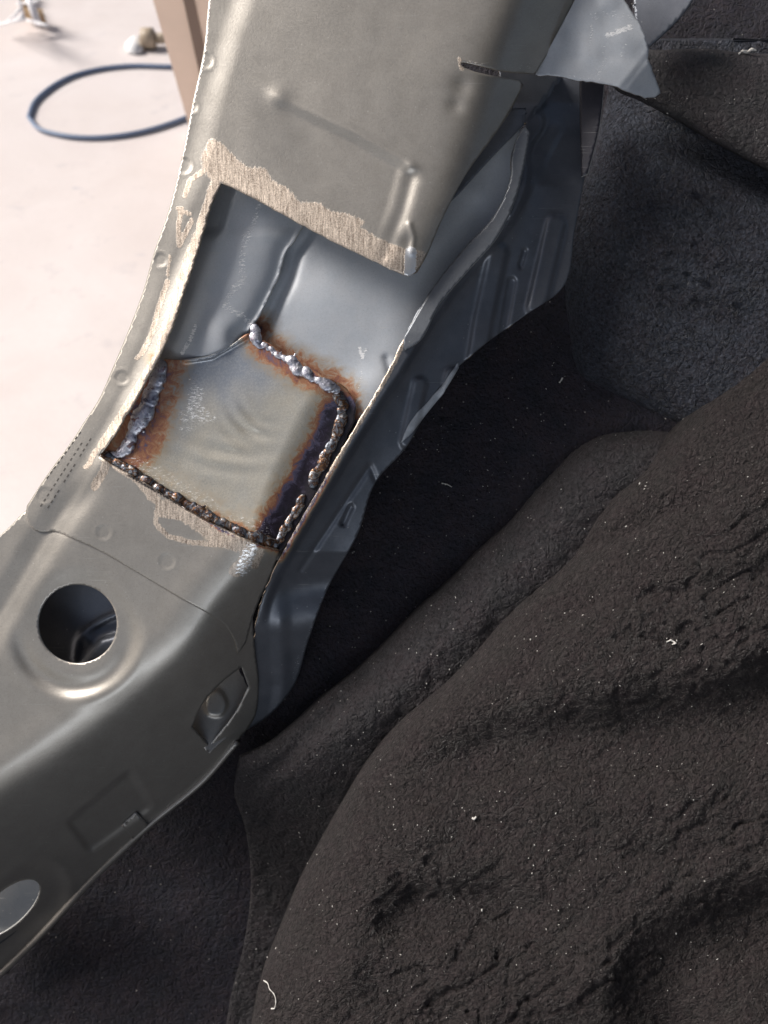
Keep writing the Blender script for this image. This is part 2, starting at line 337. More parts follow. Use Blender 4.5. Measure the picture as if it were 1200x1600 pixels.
def w_outer(x, y):
    d, s, _ = sdl(x, y, RIDGE)          # travelling down-left: the car's inner side is on the left hand
    s = -s
    k = .9 + .4 * sst(y, 500, 900); r = 15 - 1 * sst(y, 850, 1000)
    z = B(x, y) - k * r * np.log1p(np.exp(np.clip(s / r, -30, 30)))
    # crown of the panel next to the fold
    z = z + 3.0 * np.exp(-((s + 42) / 26) ** 2) * sst(y, 700, 800)
    # left flange
    _, f, _ = sdl(x, y, FBEND); f = f      # positive = outside
    amp = 6.5 * sst(y, 290, 470)
    z = z - amp * sst(f, -14, 20) + 1.2 * np.exp(-((f + 13) / 9) ** 2) * sst(y, 360, 520)
    # channel beside the flange on the sill part
    z = z - 9 * np.exp(-((f + 8) / 19) ** 2) * sst(y, 715, 800) - 3 * sst(f, 18, 60) 
    # diagonal rib stamped in the pillar
    _, a, _ = sdl(x, y, [(380, 128), (430, 152), (560, 214), (650, 266), (700, 292)]); _, b, _ = sdl(x, y, [(668, 240), (646, 270), (630, 330), (606, 395)])
    m = sst(a, -4, 16) * sst(b, 4, 30) * sst(x, 375, 500) * (1 - sst(a, 60, 170))
    z = z - 4.0 * m * (y < 600) - 3.6 * np.exp(-((b - 3) / 12) ** 2) * sst(a, -6, 14) * (y < 600) * (1 - .5 * sst(y, 340, 400))
    z = z + 1.3 * np.exp(-((a + 5) / 8) ** 2) * sst(x, 390, 520) * (1 - sst(x, 640, 670)) * (y < 500)
    da = np.hypot(x - 434, y - 152); z = z + 2.0 * np.exp(-(da / 16) ** 2)
    dc = np.hypot(x - 640, y - 262); z = z + 1.8 * np.exp(-(dc / 9) ** 2)
    dd = np.hypot(x - 636, y - 378); z = z - 2 * np.exp(-(dd / 12) ** 2)
    _, e, _ = sdl(x, y, [(640, 350), (646, 372), (643, 396)]); z = z + 1.8 * np.exp(-(e / 4) ** 2)
    # raised ring of the drain hole with a deep crescent under it
    hx = x - HX; hy = y - HY; hd = np.hypot(hx, hy); h2 = np.hypot(x - 118, y - 987); lo = sst((hy + .12 * hx) / 100, -.45, .75)
    z = z - 4 * (1 - sst(hd, 60, 95)) - 7.5 * lo * np.exp(-((h2 - 86) / 15) ** 2) + 1.5 * lo * np.exp(-((h2 - 108) / 12) ** 2)
    # recessed rectangle and oblong dish on the side wall
    _, q1, _ = sdl(x, y, [(105, 1283), (205, 1200)]); _, q2, _ = sdl(x, y, [(205, 1200), (242, 1262)]); _, q3, _ = sdl(x, y, [(235, 1262), (140, 1330)]); _, q4, _ = sdl(x, y, [(140, 1330), (105, 1283)])
    z = z - 10 * sst(q1, -5, 9) * sst(q2, -5, 12) * sst(q3, -8, 8) * sst(q4, -8, 8)
    od, _, _ = sdl(x, y, [(62, 1390), (-40, 1475)]); z = z - 10 * (1 - sst(od, 22, 52)) + 2.5 * np.exp(-((od - 50) / 9) ** 2)
    z = z + dimples(x, y) + 1.2 * fbm(x, y, 160, 2, 3) + .15 * vnoise(x, y, 30, 8)
    # dents near the slit
    z = z - 3 * np.exp(-(np.hypot(x - 722, y - 135) / 16) ** 2) - 2.5 * np.exp(-(np.hypot(x - 712, y - 165) / 14) ** 2)
    return z

BAND_TOP = crv([(318, 262), (319, 236), (330, 218), (345, 224), (362, 242), (391, 262), (413, 262), (428, 284), (448, 294), (468, 318), (500, 318), (512, 328), (548, 336), (570, 346), (562, 356), (604, 378), (640, 391), (664, 393), (662, 436), (636, 440), (560, 404), (480, 360), (400, 316), (345, 292)], 5, True)
BARE_LINES = [
    ([(340, 283), (326, 322), (316, 352)], 11), ([(322, 352), (300, 405), (287, 450), (268, 500), (256, 545)], 15), ([(256, 545), (236, 575), (214, 612), (188, 655), (160, 696)], 9),
    ([(318, 268), (298, 281), (289, 306)], 5), ([(284, 326), (279, 352), (280, 384), (300, 345)], 5), ([(296, 335), (278, 326)], 4),
    ([(262, 440), (250, 475), (238, 520), (222, 552)], 5), ([(222, 552), (214, 560)], 4), ([(266, 400), (262, 430)], 3),
    ([(150, 704), (140, 724), (134, 730)], 5), ([(165, 716), (200, 738), (250, 766), (320, 802), (395, 846)], 9), ([(168, 722), (158, 744), (148, 760)], 8),
    ([(215, 750), (245, 782), (236, 776)], 8), ([(248, 788), (243, 818), (262, 838), (300, 848), (350, 852), (385, 850)], 5), ([(262, 790), (300, 812), (335, 838), (370, 852)], 13), ([(250, 800), (290, 806)], 10),
    ([(390, 856), (380, 880), (368, 892)], 12), ([(408, 862), (398, 884)], 7), ([(718, 92), (722, 108)], 4)]
def bare_outer(x, y):
    a = sst(sdp(x, y, BAND_TOP), -7, 5)
    for l, wd in BARE_LINES:
        d, _, _ = sdl(x, y, l); a = np.maximum(a, 1 - sst(d, wd * .45, wd * 1.25))
    return a
def fleck_outer(x, y):
    d, _, _ = sdl(x, y, [(642, 394), (640, 430)]); a = 1.3 * (1 - sst(d, 5, 14))
    d, _, _ = sdl(x, y, [(392, 858), (378, 890)]); a = np.maximum(a, .75 * (1 - sst(d, 8, 18)))
    for l, wd, am in [([(730, 96), (790, 108), (850, 100)], 14, .42), ([(775, 90), (830, 60), (865, 20)], 22, .34), ([(712, 130), (716, 175)], 14, .34), ([(716, 215), (712, 245)], 8, .4), ([(160, 640), (170, 560)], 14, .32), ([(340, 960), (380, 930)], 22, .3), ([(240, 790), (330, 800)], 25, .3), ([(100, 705), (140, 660)], 10, .3), ([(270, 400), (230, 520)], 12, .25)]:
        d, _, _ = sdl(x, y, l); a = np.maximum(a, am * (1 - sst(d, wd * .3, wd)))
    return a
BEAD_L = [(250, 573), (243, 598), (233, 628), (222, 658), (209, 682), (197, 706)]
BEAD_B = [(168, 712), (200, 737), (245, 763), (290, 787), (335, 812), (380, 833), (432, 853)]
BEAD_T = [(398, 518), (408, 540), (432, 558), (462, 578), (488, 590), (515, 603), (535, 622), (536, 652), (524, 690), (508, 718), (490, 748), (466, 790), (440, 832)]
def heat_outer(x, y):
    d, _, _ = sdl(x, y, [(285, 785), (350, 822), (395, 842), (434, 856)]); return .62 * np.exp(-(d / 11) ** 2) + .34 * np.exp(-(np.hypot(x - 345, y - 828) / 26) ** 2) + .3 * np.exp(-(np.hypot(x - 238, y - 562) / 14) ** 2)
def soot_outer(x, y):
    d, _, _ = sdl(x, y, [(200, 742), (330, 817), (436, 860)]); return .8 * (1 - sst(d, 1, 4))

car = empty('car_body', P(300, 700, -60).tolist(), 'cut open grey pillar and sill of a car body with a freshly welded steel patch', 'car body')

CUT_TOP = crv([(345, 286), (372, 298), (400, 312), (440, 334), (480, 356), (520, 377), (560, 396), (600, 416), (638, 433)], 5)
LEFT_EDGE = crv([(348, -130), (326, 0), (318, 80), (301, 160), (283, 250), (263, 330), (240, 396), (225, 450), (201, 515), (178, 570), (152, 628), (131, 660), (113, 688), (75, 740), (42, 790)], 6)
CUT_LEFT = crv([(345, 286), (331, 318), (321, 352), (306, 402), (288, 456), (270, 512), (250, 556), (226, 600), (200, 645), (172, 690), (156, 710)], 5)
CUT_BOT = crv([(154, 711), (172, 724), (200, 741), (230, 757), (262, 777), (296, 800), (330, 817), (366, 834), (400, 850), (437, 861)], 5)
SEAM = crv([(42, 790), (40, 806), (46, 821), (57, 830), (66, 832), (84, 830), (107, 839), (150, 858), (196, 884), (240, 910), (280, 934), (320, 956), (350, 975), (366, 1000), (372, 1022)], 5)
outline = np.vstack([LEFT_EDGE, SEAM, crv([(384, 1005), (400, 950), (420, 905), (437, 861)], 5)[:-1], rough(CUT_BOT[::-1], 1.2, 3), rough(CUT_LEFT[::-1], 1.3, 4)[1:-1], rough(CUT_TOP, .8, 5),
                     crv([(652, 426), (664, 405), (690, 345), (730, 270), (770, 215), (800, 170), (818, 132)], 6), crv([(836, 116), (870, 60), (898, 0), (960, -130)], 8)])
slit = np.array(crv([(719, 100), (722, 97), (745, 103), (775, 111), (800, 114), (830, 117), (826, 124), (795, 121), (765, 117), (740, 111)], 4, True))
# open the slit to the right edge by making it part of the outline
i0 = np.argmin(np.hypot(outline[:, 0] - 818, outline[:, 1] - 132))
outline = np.vstack([outline[:i0 + 1], np.array([(812, 126), (790, 121), (765, 117.5), (742, 112), (726, 106), (719, 100), (724, 97), (745, 102), (775, 110), (805, 114)]), outline[i0 + 1:]])
pillar = sheet('pillar_panel', outline, lambda x, y: w_outer(x, y) + 3.2, M_OUT, car, step=3.2, thick=2.6, rim=M_RIM,
               attrs=dict(bare=bare_outer, fleck=fleck_outer, heat=heat_outer, soot=soot_outer), label='upper grey pillar sheet with ground cut edges')

# lower sill sheet under it
slot = crv([(378, 1042), (389, 1074), (372, 1108), (327, 1166), (300, 1136), (318, 1098), (347, 1066)], 5, True, 35)
oblong = ell(12, 1420, 62, 27, -.72, 44)
RIMLINE = crv([(458, 1072), (412, 1120), (372, 1158), (322, 1215), (236, 1287), (152, 1366), (62, 1462), (-10, 1532), (-120, 1640)], 7)
HEM2 = RIMLINE[np.argmin(np.hypot(RIMLINE[:, 0] - 372, RIMLINE[:, 1] - 1158)):]
out2 = np.vstack([crv([(66, 790), (40, 798), (20, 818), (-6, 842), (-120, 960), (-150, 1300), (-120, 1640)], 8)[:-1], HEM2[::-1][:-1], crv([(372, 1158), (398, 1120), (404, 1070), (398, 1010), (396, 950), (415, 890), (385, 862), (250, 800), (150, 760)], 8)])
def bare_sill(x, y):
    d = np.hypot(x - HX, y - HY); return .62 * np.exp(-((d - 61) / 2.5) ** 2) * sst(y, 990, 1040)
sill = sheet('sill_panel', out2, lambda x, y: w_outer(x, y) - 3 * (1 - sst(y - 790 - .35 * (x - 60), 0, 40)), M_OUT, car, holes=[ell(HX, HY, 61.5, 61.5, 0, 72), slot, oblong], step=3.4, thick=3, rim=M_RIMP, attrs=dict(bare=bare_sill, fleck=fleck_outer))
# rolled hem along the lower edge
def tube(name, pts, wv, r, mat, parent, seg=10, closed=False):
    pts = np.asarray(pts, float); C = P(pts[:, 0], pts[:, 1], wv); n = len(C); V = []; F = []
    rr = np.broadcast_to(np.asarray(r, float), (n,)) * S
    for i in range(n):
        t = C[min(i + 1, n - 1)] - C[max(i - 1, 0)]; t /= np.linalg.norm(t); a = np.cross(t, FW); a /= np.linalg.norm(a); b = np.cross(t, a)
        for j in range(seg):
            an = 2 * np.pi * j / seg; V.append(C[i] + rr[i] * (math.cos(an) * a + math.sin(an) * b))
    for i in range(n - 1):
        for j in range(seg): F.append((i * seg + j, i * seg + (j + 1) % seg, (i + 1) * seg + (j + 1) % seg, (i + 1) * seg + j))
    F.append(tuple(range(seg))[::-1]); F.append(tuple((n - 1) * seg + j for j in range(seg)))
    me = mesh_from(name, V, F)
    at = me.attributes.new('mp', 'FLOAT_VECTOR', 'POINT'); at.data.foreach_set('vector', np.repeat(np.concatenate([pts / 100, np.zeros((n, 1))], 1), seg, 0).astype(np.float32).ravel())
    return link(name, me, mat, parent)
hl = HEM2; hem = tube('hem', hl, w_outer(hl[:, 0], hl[:, 1]) + 2, 6 + 1.5 * sst(hl[:, 1], 1250, 1500), M_OUT, car)
# clip on the hem
def plate(name, poly, wf, mat, parent, thick=3, step=4, rim=None, attrs=None, label=None):
    return sheet(name, crv(poly, step, True, 30), wf, mat, parent, step=step, thick=thick, rim=rim, attrs=attrs, label=label)
plate('clip', [(190, 1290), (212, 1270), (236, 1294), (212, 1316)], lambda x, y: w_outer(x, y) + 7, M_OUT, car, thick=4, rim=M_RIMP)
# stamped dash marks on the flange
V = []; F = []
for row, (ax, ay, bx, by) in enumerate([(127, 673, 66, 757), (129, 690, 58, 799), (143, 683, 67, 806)]):
    L = math.hypot(bx - ax, by - ay); ux, uy = (bx - ax) / L, (by - ay) / L; k = int(L / 9.5)
    for i in range(k):
        if row == 2 and i % 5 == 4: continue
        cx, cy = ax + ux * (i * 9.5 + 2), ay + uy * (i * 9.5 + 2); q = [(cx - uy * .9, cy + ux * .9), (cx + uy * .9, cy - ux * .9), (cx + ux * 5 + uy * .9, cy + uy * 5 - ux * .9), (cx + ux * 5 - uy * .9, cy + uy * 5 + ux * .9)]
        q = np.array(q); n0 = len(V); V += list(P(q[:, 0], q[:, 1], w_outer(q[:, 0], q[:, 1]) + 3.6)); F.append((n0, n0 + 1, n0 + 2, n0 + 3))
st_ = link('stamp_mark', mesh_from('stamp_mark', V, F), plain('dark_stamp_dash', (.10, .09, .08), .7), None); st_.parent = pillar; st_.matrix_parent_inverse = pillar.matrix_world.inverted();  # flat darker dashes laid just above the flange

# torn flange hanging from the pillar
def w_flap(x, y):
    _, s, _ = sdl(x, y, [(836, 116), (898, 0), (960, -120)])
    _, c, _ = sdl(x, y, [(975, 145), (1022, 85)])
    z = w_outer(np.full_like(x, 836.), np.full_like(y, 110.)) * 1 + .55 * (110 - y) * .35
    z = z - 8 + .1 * s + 5 * np.exp(-(np.hypot(x - 960, y - 60) / 40) ** 2) + 1.5 * vnoise(x, y, 28, 5) - .45 * np.maximum(c, 0)
    return z + 3 * sst(-c, 0, 14)
def flap_fleck(x, y):
    a = 0
    for l, wd, am in [([(925, 25), (955, 20), (985, 28)], 14, .5), ([(950, 55), (985, 42)], 8, .85), ([(925, 40), (922, 70)], 5, .6), ([(945, 75), (952, 95), (930, 118)], 13, .5), ([(978, 70), (970, 88)], 6, .6), ([(1000, 60), (1015, 100)], 8, .4), ([(860, 118), (940, 122)], 5, .5), ([(895, 90), (935, 85)], 4, .4)]:
        d, _, _ = sdl(x, y, l); a = np.maximum(a, am * (1 - sst(d, wd * .3, wd * 1.1)))
    return a
fo = np.vstack([crv([(960, -130), (898, 0), (836, 116)], 7)[:-1], rough(crv([(836, 117), (870, 120), (905, 126), (940, 130), (980, 142), (1018, 153), (1033, 147), (1020, 110), (1014, 96), (1012, 70), (996, 32), (976, 0), (930, -130)], 5), 1.4, 9)])
flap = sheet('torn_flange', fo, w_flap, M_IN, car, step=3.2, thick=2.6, rim=M_RIM, attrs=dict(fleck=flap_fleck), label='pale scratched sheet metal tongue with a jagged torn edge')

# ------------------------------------------------------------------ inner side strip (from the lip down to the carpet)
LIP = crv([(822, 192), (808, 212), (800, 240), (797, 280), (775, 332), (722, 392), (676, 450), (636, 518), (610, 573), (576, 632), (541, 690), (500, 762), (442, 864), (408, 940), (397, 1000), (399, 1060), (396, 1105), (382, 1150)], 6)
def w_side(x, y):
    d, s, _ = sdl(x, y, LIP); s = -s
    lip = np.interp(y, [0, 160, 290, 520, 700, 862, 1010, 1200], [-150, -130, -58, -32, -20, -28, -150, -270])
    sp = np.maximum(s, 0)
    wd = np.interp(y, [250, 480, 620, 900], [22, 26, 12, 6])
    z = B(x, y) + lip - .25 * np.minimum(sp, wd) - 12 * sst(sp, wd, wd + 12) - (78 - 45 * sst(y, 900, 1020)) * (1 - np.exp(-np.maximum(sp - wd, 0) / 75))
    for l, wdt, h in [([(868, 350), (838, 480)], 18, 9), ([(778, 395), (755, 500), (745, 560)], 18, 9), ([(706, 585), (686, 680)], 13, 7), ([(656, 600), (636, 690)], 13, 7), ([(868, 200), (800, 330)], 14, 5), ([(800, 440), (786, 520)], 8, -5)]:
        dd, _, _ = sdl(x, y, l); z = z + h * (1 - sst(dd, wdt * .45, wdt * 1.15))
    # pressed step on the lower part
    t, _, _ = sdl(x, y, crv([(470, 890), (520, 815), (562, 752), (578, 728), (588, 752)], 8)); z = z - 4 * np.exp(-(t / 4) ** 2)
    dd, _, _ = sdl(x, y, [(548, 792), (536, 818)]); z = z - 7 * (1 - sst(dd, 2, 6))
    dd, _, _ = sdl(x, y, [(408, 1036), (398, 1050)]); z = z + 4 * (1 - sst(dd, 3, 7))
    dd, _, _ = sdl(x, y, [(820, 392), (813, 416)]); z = z - 6 * (1 - sst(dd, 1.5, 5))
    m = sst(y, 900, 990); q, qs, _ = sdl(x, y, [(396, 900), (399, 1010), (402, 1070), (392, 1130)]); z = (1 - m) * z + m * (w_outer(x, y) - 7 + .55 * np.maximum(-qs, 0) + 6 * sst(-qs, 22, 40) - 5 * sst(-qs, 40, 60))
    return z + .8 * fbm(x, y, 40, 3, 21)
def bare_side(x, y):
    d, s, _ = sdl(x, y, LIP); a = 1 - sst(d, 3.5, 9); a = a * sst(y, 515, 530) * (1 - .55 * sst(y, 700, 760)) * (1 - sst(y, 860, 900))
    d2, _, _ = sdl(x, y, [(565, 545), (562, 560), (575, 580)]); return a
def fleck_side(x, y):
    a = 0
    for l, wd, am in [([(590, 735), (560, 760), (520, 850)], 14, .22), ([(540, 870), (505, 930), (480, 1000), (455, 1060)], 9, .42), ([(715, 570), (640, 680), (585, 745)], 7, .28), ([(492, 800), (470, 850)], 14, .26), ([(520, 770), (530, 800)], 10, .25)]:
        d, _, _ = sdl(x, y, l); a = np.maximum(a, am * (1 - sst(d, wd * .3, wd)))
    return a
def heat_side(x, y):
    d, s, _ = sdl(x, y, LIP); return .75 * np.exp(-(d / 7) ** 2) * sst(y, 660, 760) * (1 - sst(y, 860, 890))
so_ = np.vstack([rough(LIP, 1.3, 31), crv([(370, 1150), (420, 1118), (458, 1073), (482, 1000), (512, 920), (560, 832), (588, 752), (630, 705), (700, 590), (755, 540), (822, 492), (880, 448), (898, 360), (914, 275), (930, 200), (938, 128), (860, 118), (778, 106), (796, 186)], 6)])
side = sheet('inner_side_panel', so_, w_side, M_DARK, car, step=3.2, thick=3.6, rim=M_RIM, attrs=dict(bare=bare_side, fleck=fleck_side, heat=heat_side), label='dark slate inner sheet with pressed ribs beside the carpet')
lipb = np.vstack([crv([(820, 196), (808, 214), (800, 240), (797, 280), (775, 332), (722, 392), (676, 450), (636, 518), (628, 532)], 6)[:-1], crv([(630, 548), (652, 536), (686, 476), (732, 422), (780, 366), (806, 308), (818, 262), (828, 206)], 6)])
def w_lipb(x, y):
    d, q, _ = sdl(x, y, LIP); return B(x, y) + np.interp(y, [0, 160, 290, 520], [-60, -59, -54, -29]) + .06 * d
M_LIP = coated('mid_slate_ecoat', (.11, .122, .14), (.13, .14, .155), metallic=.4, rgh=.4)
sheet('flange_lip', lipb, w_lipb, M_LIP, side, step=3.2, thick=3, rim=M_RIMP)
# sealer tongue over the ribs
plate('sealer_strip', [(716, 566), (717, 575), (694, 612), (668, 645), (638, 682), (626, 692), (640, 662), (672, 624), (698, 592)], lambda x, y: w_side(x, y) + 2 + vnoise(x, y, 9, 4), M_IN, side, thick=2.5)

# grey plate between the pillar's back edge and the side panel, upper right
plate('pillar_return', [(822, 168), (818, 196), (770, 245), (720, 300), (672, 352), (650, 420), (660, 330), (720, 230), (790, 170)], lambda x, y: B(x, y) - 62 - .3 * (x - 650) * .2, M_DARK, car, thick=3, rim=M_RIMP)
# vertical strip in the dark gap
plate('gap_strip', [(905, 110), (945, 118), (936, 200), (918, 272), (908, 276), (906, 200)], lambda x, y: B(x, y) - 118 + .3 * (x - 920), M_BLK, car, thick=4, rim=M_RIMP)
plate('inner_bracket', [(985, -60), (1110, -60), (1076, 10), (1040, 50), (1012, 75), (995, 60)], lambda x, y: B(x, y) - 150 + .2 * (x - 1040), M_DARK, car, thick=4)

# ------------------------------------------------------------------ inside the opening
TEAR = crv([(478, 340), (466, 366), (446, 395), (436, 430), (418, 468), (402, 498), (388, 516)], 5)
PATCH = np.vstack([rough(crv([(156, 706), (200, 645), (226, 600), (246, 566), (258, 562)], 5), .6, 1)[:-1], crv([(258, 561), (290, 562), (330, 555), (362, 540), (388, 521), (404, 524)], 4)[:-1],
                   rough(crv([(404, 524), (440, 552), (500, 585), (546, 612), (556, 640), (540, 685), (500, 758), (440, 862)], 5), 1.5, 2)[:-1], crv([(437, 861), (400, 848), (330, 815), (262, 775), (200, 739), (156, 709)], 5)[:-1]])
def w_back(x, y):
    z = B(x, y) - 66 - .22 * np.maximum(y - 560, 0) * 0
    z = z - 30 * sst(x, 600, 760) + 10 * np.exp(-(np.hypot(x - 500, y - 470) / 75) ** 2)
    z = z - 22 * sst(sdp(x, y, PATCH), 2, 22)
    td, ts, _ = sdl(x, y, TEAR + np.array([15, 2])); z = z - 9 * np.exp(-(td / 10) ** 2)
    dd, _, _ = sdl(x, y, [(604, 560), (612, 590)]); z = z - 4 * np.exp(-(dd / 6) ** 2)
    dd = np.hypot((x - 745) / 30, (y - 300) / 22); z = z + 3 * np.exp(-dd ** 2)
    dd = np.hypot(x - 585, y - 600); z = z + 6 * np.exp(-(dd / 30) ** 2)
    return z + 1.0 * fbm(x, y, 70, 3, 41)
def heat_back(x, y):
    d, _, _ = sdl(x, y, crv(BEAD_T[:8], 8)); d2, s, _ = sdl(x, y, BEAD_T)
    return np.clip(.50 * np.exp(-(d / 33) ** 2), 0, 1) + .9 * (1 - sst(np.hypot(x - 545, y - 720), 60, 120)) * sst(y, 640, 680)
def fleck_back(x, y):
    a = 0
    for l, wd, am in [([(456, 470), (436, 500)], 5, .35), ([(470, 420), (500, 460)], 4, .35), ([(562, 543), (566, 560), (572, 545)], 4, .9), ([(566, 575), (560, 612)], 3.5, .6)]:
        d, _, _ = sdl(x, y, l); a = np.maximum(a, am * (1 - sst(d, wd * .3, wd * 1.2)))
    return a
def soot_back(x, y):
    d, _, _ = sdl(x, y, [(548, 655), (525, 720), (490, 780), (448, 850)]); return .75 * (1 - sst(d, 14, 34)) * sst(y, 630, 670)
back = sheet('inner_reinforcement', crv([(380, 230), (760, 150), (812, 205), (812, 260), (800, 330), (740, 420), (690, 480), (650, 560), (600, 640), (560, 720), (450, 880), (380, 860), (380, 500)], 8, True), w_back, M_IN, car, step=3.6, thick=3,
             attrs=dict(heat=heat_back, fleck=fleck_back, soot=soot_back))
def w_left(x, y):
    _, s, _ = sdl(x, y, np.vstack([CUT_LEFT])); s = -s       # distance right of the left cut
    z = B(x, y) - 50 + 17 * np.sin(np.clip(s / 135, 0, 1.0) * math.pi) - 12 * sst(-s, 0, 20)
    z = z + 8 * np.exp(-(np.hypot((x - 340), (y - 525)) / 40) ** 2) - 8 * np.exp(-(np.hypot((x - 372), (y - 528)) / 16) ** 2)
    z = z - 3 * (1 - sst(y, 352, 372))
    _, c, _ = sdl(x, y, TEAR); z = z - 5 * np.exp(-(c / 16) ** 2) + 5 * np.exp(-(c / 4) ** 2)
    z = z - 7 * (1 - sst(x + (y - 330) * .3, 346, 362)) * (1 - sst(y, 350, 380))
    z = z - 16 * sst(sdp(x, y, PATCH), -4, 10)
    return z + .7 * fbm(x, y, 50, 3, 51)
def fleck_left(x, y):
    a = 0
    for l, wd, am in [([(405, 320), (398, 345), (388, 372)], 7, .62), ([(384, 368), (377, 410), (380, 440), (366, 450)], 10, .62), ([(366, 450), (356, 468), (352, 480), (378, 492), (388, 504)], 8, .66), ([(306, 508), (302, 520), (292, 540), (284, 552)], 5, .8)]:
        d, _, _ = sdl(x, y, l); a = np.maximum(a, am * (1 - sst(d, wd * .4, wd * 1.2)))
    return a
left = sheet('inner_channel', np.vstack([crv([(300, 250), (480, 260), (478, 340)], 8)[:-1], rough(TEAR, 1.6, 61), crv([(395, 560), (300, 620), (230, 620), (225, 560), (270, 430)], 8)]), w_left, M_IN, car, step=3.0, thick=2.6, rim=M_RIMP, attrs=dict(fleck=fleck_left))
# repair patch
def w_patch(x, y):
    e = crv([(154, 711), (262, 777), (330, 817), (437, 861)], 12); db, sb, _ = sdl(x, y, e)
    _, sl_, _ = sdl(x, y, CUT_LEFT); sl_ = np.maximum(-sl_, 0)
    z = B(x, y) - 13 - 15 * sst(db, 0, 210) - 10 * sst(sl_, 10, 120) * sst(db, 0, 60)
    _, r, _ = sdl(x, y, [(520, 560), (470, 640), (424, 735), (380, 860)]); z = z - 18 * sst(-r, -4, 60)
    z = z + 5 * np.exp(-(np.hypot((x - 350) / 60, (y - 640) / 42)) ** 2 * 1.2)
    _, t, _ = sdl(x, y, [(290, 562), (330, 556), (385, 524)]); z = z + 5 * np.exp(-(t / 5) ** 2) * (y < 600)
    # swirl waves in the pressing
    rr = np.hypot(x - 430, y - 600); z = z + 1.9 * np.sin(rr / 3.6) * np.exp(-((np.hypot(x - 385, y - 668)) / 30) ** 2)
    rr = np.hypot(x - 400, y - 500); z = z + 2.0 * np.sin(rr / 5) * np.exp(-((np.hypot((x - 340) / 60, (y - 715) / 30))) ** 2)
    return z + .8 * fbm(x, y, 60, 3, 71)
def heat_patch(x, y):
    d1, s1, _ = sdl(x, y, crv(BEAD_L, 8)); d2, _, _ = sdl(x, y, crv(BEAD_B, 8)); d3, _, _ = sdl(x, y, crv(BEAD_T[:8], 8)); d4, _, _ = sdl(x, y, BEAD_T[7:])
    h = .46 * np.exp(-(d1 / 50) ** 3) + .12 * np.exp(-(np.hypot(x - 240, y - 690) / 30) ** 2)
    h = np.maximum(h, .19 * np.exp(-(d2 / 50) ** 2) + .25 * np.exp(-(d2 / 10) ** 2) * sst(x, 270, 330))
    h = np.maximum(h, .50 * np.exp(-(d3 / 26) ** 2))
    h = np.maximum(h, .30 * np.exp(-(d4 / 58) ** 4) + .6 * np.exp(-(d4 / 36) ** 4))
    h = np.maximum(h, .7 * np.exp(-(np.hypot(x - 425, y - 838) / 26) ** 2))
    return h
def fleck_patch(x, y):
    a = 0
    for l, wd, am in [([(298, 596), (310, 612)], 9, .5), ([(306, 614), (304, 640), (316, 650)], 20, .64), ([(290, 650), (330, 652)], 16, .6), ([(285, 670), (312, 668)], 8, .55), ([(250, 690), (290, 660)], 16, .33)]:
        d, _, _ = sdl(x, y, l); a = np.maximum(a, am * (1 - sst(d, wd * .4, wd * 1.2)))
    d2, _, _ = sdl(x, y, crv([(210, 722), (260, 748), (320, 782), (370, 812), (415, 826)], 8)); a = np.maximum(a, .52 * (1 - sst(d2, 7, 22)))
    return a
def blue_patch(x, y): return sst(fbm(x, y, 40, 2, 9) * 30 + (600 - y) * .9 + (380 - x) * .35, -60, 30)
def soot_patch(x, y):
    b1, _, _ = sdl(x, y, BEAD_B); b2, _, _ = sdl(x, y, BEAD_L); sb = .55 * np.exp(-(b1 / 9) ** 2) + .35 * np.exp(-(b2 / 15) ** 2)
    d, _, _ = sdl(x, y, [(552, 640), (526, 720), (492, 780), (440, 852)]); return np.maximum(sb, .62 * (1 - sst(d, 12, 40)) * sst(y, 620, 650))
def m_patch2():
    m = M_PATCH; t = m.node_tree; N = NB.__new__(NB); N.m = m; N.t = t; N.b = t.nodes['Principled BSDF']
    return m
# the inner part of the patch is tinted bluish: mix by attribute inside the base colours
def add_blue(m):
    N = NB.__new__(NB); N.m = m; N.t = m.node_tree; N.b = m.node_tree.nodes['Principled BSDF']
    firstmix = [n for n in N.t.nodes if n.bl_idname == 'ShaderNodeMix'][0]
    a = N.attr('m_blue')
    tgt = [l.to_socket for l in list(N.t.links) if l.from_node == firstmix]
    q = N.mix(a, firstmix.outputs[2], (.30, .33, .38))
    for s_ in tgt: N.t.links.new(q, s_)
add_blue(M_PATCH)
patch = sheet('repair_patch', PATCH, w_patch, M_PATCH, car, step=2.6, thick=2.4, rim=M_RIMP, attrs=dict(heat=heat_patch, fleck=fleck_patch, blue=blue_patch, soot=soot_patch), label='smooth olive grey repair plate with brown heat tint')

